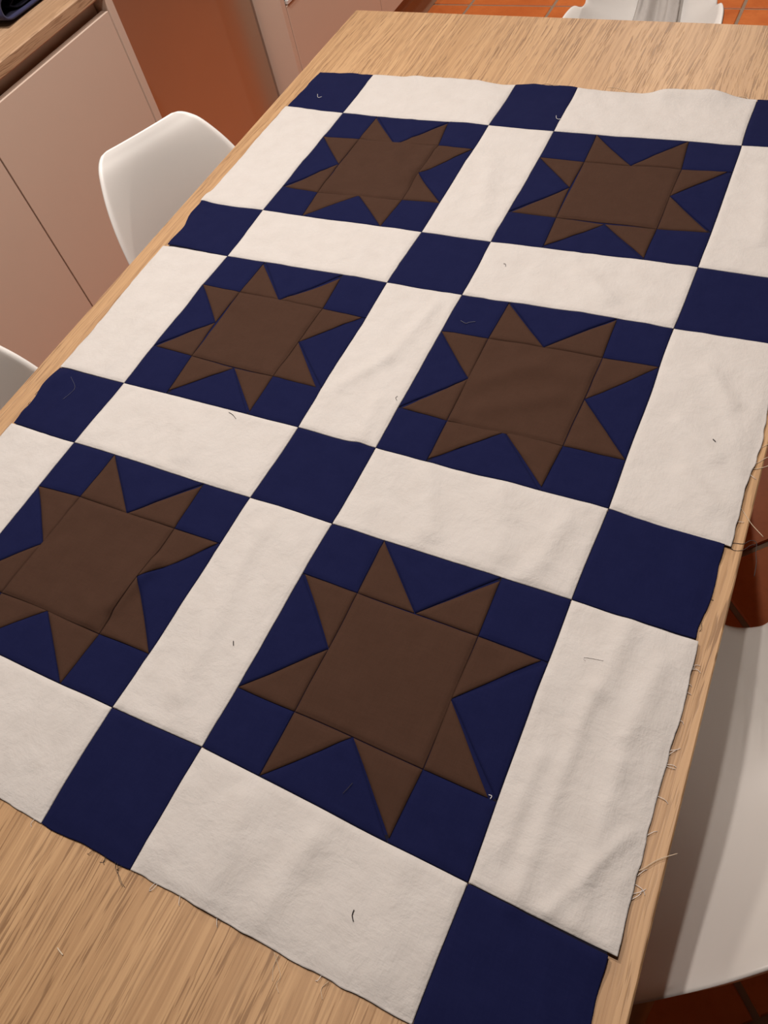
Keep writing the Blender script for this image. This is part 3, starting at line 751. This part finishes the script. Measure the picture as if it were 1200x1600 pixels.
# six sawtooth star blocks
for key, (bi, bj, D_) in B.items():
    G_ = {k: np.array(v) for k, v in D_.items()}
    G_[(0, 0)] = N[(bi, bj)]; G_[(4, 0)] = N[(bi + 1, bj)]; G_[(0, 4)] = N[(bi, bj + 1)]; G_[(4, 4)] = N[(bi + 1, bj + 1)]
    G_[(2, 0)] = (G_[(1, 0)] + G_[(3, 0)]) / 2; G_[(2, 4)] = (G_[(1, 4)] + G_[(3, 4)]) / 2
    G_[(0, 2)] = (G_[(0, 1)] + G_[(0, 3)]) / 2; G_[(4, 2)] = (G_[(4, 1)] + G_[(4, 3)]) / 2
    G_[(2, 2)] = (G_[(1, 1)] + G_[(3, 3)] + G_[(3, 1)] + G_[(1, 3)]) / 4
    o3 = np.array((*G_[(2, 2)], TZ))
    E_n = dict(G_)                                   # where the seams meet the block's edge (points may stop short of it)
    for (p, q, ks) in (((0, 0), (4, 0), (1, 3)), ((0, 4), (4, 4), (1, 3))):
        for k_ in ks:
            a, b_, x = G_[p], G_[q], G_[(k_, p[1])]; d = (b_ - a) / np.linalg.norm(b_ - a); E_n[(k_, p[1])] = a + d * ((x - a) @ d)
    for (p, q, ks) in (((0, 0), (0, 4), (1, 3)), ((4, 0), (4, 4), (1, 3))):
        for k_ in ks:
            a, b_, x = G_[p], G_[q], G_[(p[0], k_)]; d = (b_ - a) / np.linalg.norm(b_ - a); E_n[(p[0], k_)] = a + d * ((x - a) @ d)
    cen_ = G_[(2, 2)]
    for k_ in E_n:
        if k_ in ((0, 0), (4, 0), (0, 4), (4, 4)): continue
        if 0 in k_ or 4 in k_:
            n_ = E_n[k_] - G_[k_]                    # a measured point outside the edge is drawn back to it
            if n_ @ (cen_ - E_n[k_]) > 0 or np.linalg.norm(n_) < 0.002: G_[k_] = E_n[k_]
    # the block itself: the layer of folded allowances the patches sit on
    v = []; f = []; K = 24
    cs = [G_[(0, 0)], G_[(4, 0)], G_[(4, 4)], G_[(0, 4)]]
    for a in range(K + 1):
        for b_ in range(K + 1):
            s, t = 0.004 + 0.992 * a / K, 0.004 + 0.992 * b_ / K
            p = cs[0] * (1 - s) * (1 - t) + cs[1] * s * (1 - t) + cs[2] * s * t + cs[3] * (1 - s) * t
            v.append((p[0] - o3[0], p[1] - o3[1], QZ + float(height(p[0], p[1])) - 0.0010 - TZ))
    for a in range(K):
        for b_ in range(K): f.append((a * (K + 1) + b_, a * (K + 1) + b_ + 1, (a + 1) * (K + 1) + b_ + 1, (a + 1) * (K + 1) + b_)[::-1])
    blk = mesh_obj('star_block', v, f, M['navy'], quilt, True, tuple(o3 - QO))
    g = lambda s, t: G_[(s, t)]
    e_ = lambda s, t: E_n[(s, t)]
    for s in (0, 3):
        for t in (0, 3):
            quad_patch('corner_square', [e_(s, t), e_(s + 1, t), e_(s + 1, t + 1), e_(s, t + 1)], M['navy'], blk, 0.0011, o3)
    quad_patch('center_square', [g(1, 1), g(3, 1), g(3, 3), g(1, 3)], M['brown'], blk, 0.0017, o3)
    for tip, l, r, lc, rc in (((2, 1), (1, 0), (3, 0), (1, 1), (3, 1)), ((2, 3), (1, 4), (3, 4), (1, 3), (3, 3)),
                              ((1, 2), (0, 1), (0, 3), (1, 1), (1, 3)), ((3, 2), (4, 1), (4, 3), (3, 1), (3, 3))):
        tri_patch('side_triangle', g(*tip), e_(*l), e_(*r), M['navy'], blk, 0.0009, o3)
        tri_patch('star_point', g(*lc), g(*l), g(*tip), M['brown'], blk, 0.0013, o3)
        tri_patch('star_point', g(*rc), g(*r), g(*tip), M['brown'], blk, 0.0013, o3)

# ------------------------------------------------------------------ frayed and loose threads
def zq(x, y): return float(height(np.array(x), np.array(y))) + QZ + 0.0022
def thread(name, pts, r, mat, parent=None, table=False, label=None, lift=0.0):
    P = spline([(p[0], p[1], (p[2] if len(p) > 2 else 0.0)) for p in pts], max(8, 5 * len(pts)))
    out = []
    for (x, y, dz) in P: out.append((x, y, (TZ + r * 1.05 + max(0.0, dz) if table else zq(x, y) + dz)))
    m = MB().tube(out, r, 5)
    if parent is not None:
        return mesh_obj(name, [tuple(np.array(p) - QO) for p in m.v], m.f, mat, parent)
    c = np.mean(out, 0)
    o = mesh_obj(name, [tuple(np.array(p) - c) for p in m.v], m.f, mat, None, True, tuple(c))
    return tag(o, label, 'thread')
rt = random.Random(11)
def fray(x0, y0, x1, y1, n, direction, mat, lo=0.004, hi=0.016, r=0.00022, spread=0.6):
    """short threads standing off a cut edge, resting on the table"""
    for k in range(n):
        t = rt.random(); x = x0 + (x1 - x0) * t; y = y0 + (y1 - y0) * t
        L = rt.uniform(lo, hi) ** 1.0; a = direction + rt.uniform(-spread, spread); cv = rt.uniform(-0.7, 0.7)
        pts = [(x - 0.004 * math.cos(a), y - 0.004 * math.sin(a), 0.0014), (x + 0.3 * L * math.cos(a), y + 0.3 * L * math.sin(a), 0.0016),
               (x + L * 0.7 * math.cos(a + cv * 0.5), y + L * 0.7 * math.sin(a + cv * 0.5), 0.001), (x + L * math.cos(a + cv), y + L * math.sin(a + cv), 0.0)]
        thread('frayed_thread', pts, r, mat, quilt, True)
E_, S__, W_, N_ = 0.0, -math.pi / 2, math.pi, math.pi / 2
fray(0.8325, -0.835, 0.8375, -1.04, 16, E_ + 0.45, M['thread_white'], 0.003, 0.008)
fray(0.116, -1.190, 0.365, -1.188, 5, S__, M['thread_white'], 0.002, 0.005)
fray(0.470, -1.186, 0.700, -1.183, 5, S__, M['thread_white'], 0.002, 0.005)
fray(0.370, -1.188, 0.465, -1.185, 3, S__, M['thread_dark'], 0.002, 0.004)
fray(0.375, 0.002, 0.455, 0.0, 5, N_, M['thread_dark'], 0.004, 0.009)
fray(0.832, -0.73, 0.831, -0.82, 3, E_ - 0.8, M['thread_dark'], 0.003, 0.006)
fray(0.835, -0.50, 0.837, -0.70, 3, E_, M['thread_white'], 0.003, 0.006)
fray(-0.002, -0.74, 0.002, -0.80, 5, W_, M['thread_dark'], 0.003, 0.007)
fray(0.01, 0.008, 0.10, 0.008, 5, N_, M['thread_dark'], 0.003, 0.006)
TH = lambda pts, mat, r=0.0003: thread('loose_thread', pts, r, M[mat], quilt, True)
TH([(0.834, -1.022, 0.002), (0.838, -1.018, 0.002), (0.846, -1.008, 0.002), (0.857, -0.999, 0.003)], 'thread_pale')
TH([(0.834, -0.609, 0.002), (0.8385, -0.604), (0.845, -0.596), (0.852, -0.590)], 'thread_pale')
TH([(0.835, -0.628, 0.002), (0.840, -0.622), (0.847, -0.613), (0.852, -0.615), (0.850, -0.622), (0.842, -0.629), (0.836, -0.632, 0.001)], 'thread_pale', 0.00035)
TH([(0.834, -0.678, 0.002), (0.838, -0.682), (0.848, -0.694), (0.860, -0.706, 0.002)], 'thread_pale')
TH([(0.8315, -0.7237, 0.003), (0.838, -0.7195), (0.846, -0.7175), (0.851, -0.712), (0.856, -0.7135, 0.001), (0.8575, -0.724, 0.001), (0.860, -0.735, 0.001), (0.861, -0.748, 0.0)], 'thread_dark', 0.0003)
TH([(0.833, -0.7245, 0.003), (0.840, -0.727), (0.847, -0.724), (0.852, -0.717), (0.856, -0.716, 0.001)], 'thread_dark', 0.00025)
TH([(0.4500, -1.1835, 0.002), (0.4535, -1.1885), (0.459, -1.191), (0.4645, -1.1945), (0.4690, -1.196)], 'thread_dark', 0.0002)
TH([(0.4525, -1.1835, 0.002), (0.4565, -1.1895), (0.461, -1.1935), (0.4665, -1.1965)], 'thread_dark', 0.0002)
TH([(0.439, -1.1835, 0.002), (0.4395, -1.1880), (0.436, -1.1895)], 'thread_dark', 0.0002)
TH([(0.608, -1.183, 0.002), (0.6155, -1.190), (0.620, -1.195), (0.6195, -1.200), (0.624, -1.2045)], 'thread_pale', 0.00022)
TH([(0.612, -1.183, 0.002), (0.612, -1.192), (0.616, -1.200)], 'thread_pale', 0.00022)
TH([(0.655, -1.182, 0.002), (0.652, -1.1885), (0.656, -1.194)], 'thread_pale', 0.00022)
TH([(0.395, 0.000, 0.002), (0.400, 0.010), (0.412, 0.015), (0.424, 0.010), (0.430, 0.003), (0.438, 0.0, 0.002)], 'thread_dark', 0.00022)
TH([(0.410, 0.000, 0.002), (0.420, 0.014), (0.434, 0.013), (0.440, 0.002, 0.002)], 'thread_pale', 0.0002)
TH([(0.540, 0.002, 0.003), (0.530, 0.010), (0.515, 0.015), (0.505, 0.014)], 'thread_pale', 0.0003)
TH([(0.685, 0.000, 0.003), (0.690, 0.008), (0.700, 0.009), (0.705, 0.001, 0.002)], 'thread_pale', 0.0003)

SC = lambda pts, mat, label, r=0.0003: tag(thread('thread_scrap', pts, r, M[mat], None, False, label), label, 'thread', 'thread scraps lying on the quilt')
SC([(0.0404, -0.0634), (0.0440, -0.0700), (0.0475, -0.0725), (0.0515, -0.0695)], 'thread_white', 'tiny pale thread curl on the far left navy corner square')
SC([(0.4565, -0.0770), (0.4590, -0.0837), (0.4625, -0.0862), (0.4670, -0.0850)], 'thread_white', 'tiny white thread hook on the navy square at the far edge')
SC([(0.0323, -0.7351), (0.0494, -0.7477), (0.0506, -0.7587), (0.0474, -0.7709)], 'thread_faint', 'long faint hair-like thread on the left edge navy square', 0.00016)
SC([(0.4845, -0.513), (0.4922, -0.5156), (0.4959, -0.5125), (0.5022, -0.5097)], 'thread_faint', 'wavy grey thread on a navy corner of the middle right star', 0.00028)
SC([(0.2773, -0.7256), (0.2842, -0.7276), (0.2914, -0.7317)], 'thread_dark', 'short dark thread on the cream strip below the middle left star', 0.0003)
SC([(0.6520, -1.1322), (0.6524, -1.1361), (0.6550, -1.1394)], 'thread_dark', 'short dark thread on the nearest cream strip', 0.00042)
SC([(0.4979, -0.4038), (0.5007, -0.4044), (0.5020, -0.4079)], 'thread_dark', 'tiny dark thread on the cream strip below the far right star', 0.0003)
SC([(0.7501, -0.8782), (0.7483, -0.8758), (0.7556, -0.8742), (0.7642, -0.8734)], 'thread_white', 'pale loose thread on the right cream strip near its navy end', 0.00025)
SC([(0.7946, -0.6110), (0.7976, -0.6135)], 'thread_dark', 'tiny dark speck of thread on the right cream strip beside the middle star', 0.00045)
SC([(0.4624, -0.6463), (0.4615, -0.6495), (0.4646, -0.6527)], 'thread_dark', 'tiny curled thread on the cream strip between the two middle stars', 0.00025)
SC([(0.7149, -1.0140), (0.7175, -1.0140), (0.7172, -1.0165)], 'thread_white', 'tiny white thread at a point of the nearest right star', 0.0003)
SC([(0.4410, -0.9755), (0.4435, -0.9795)], 'thread_dark', 'tiny dark lint on the cream strip between the two nearest stars', 0.0004)
SC([(0.6085, -1.0489), (0.6069, -1.0540), (0.6048, -1.0594)], 'thread_dark', 'thin black thread on a navy triangle of the nearest right star', 0.0002)
sp = thread('wood_splinter', [(0.4435, -1.2552), (0.4470, -1.2563), (0.4510, -1.2572)], 0.0006, M['thread_pale'], None, True, 'straw coloured splinter lying on the bare oak at the near left')
tag(sp, None, 'splinter')
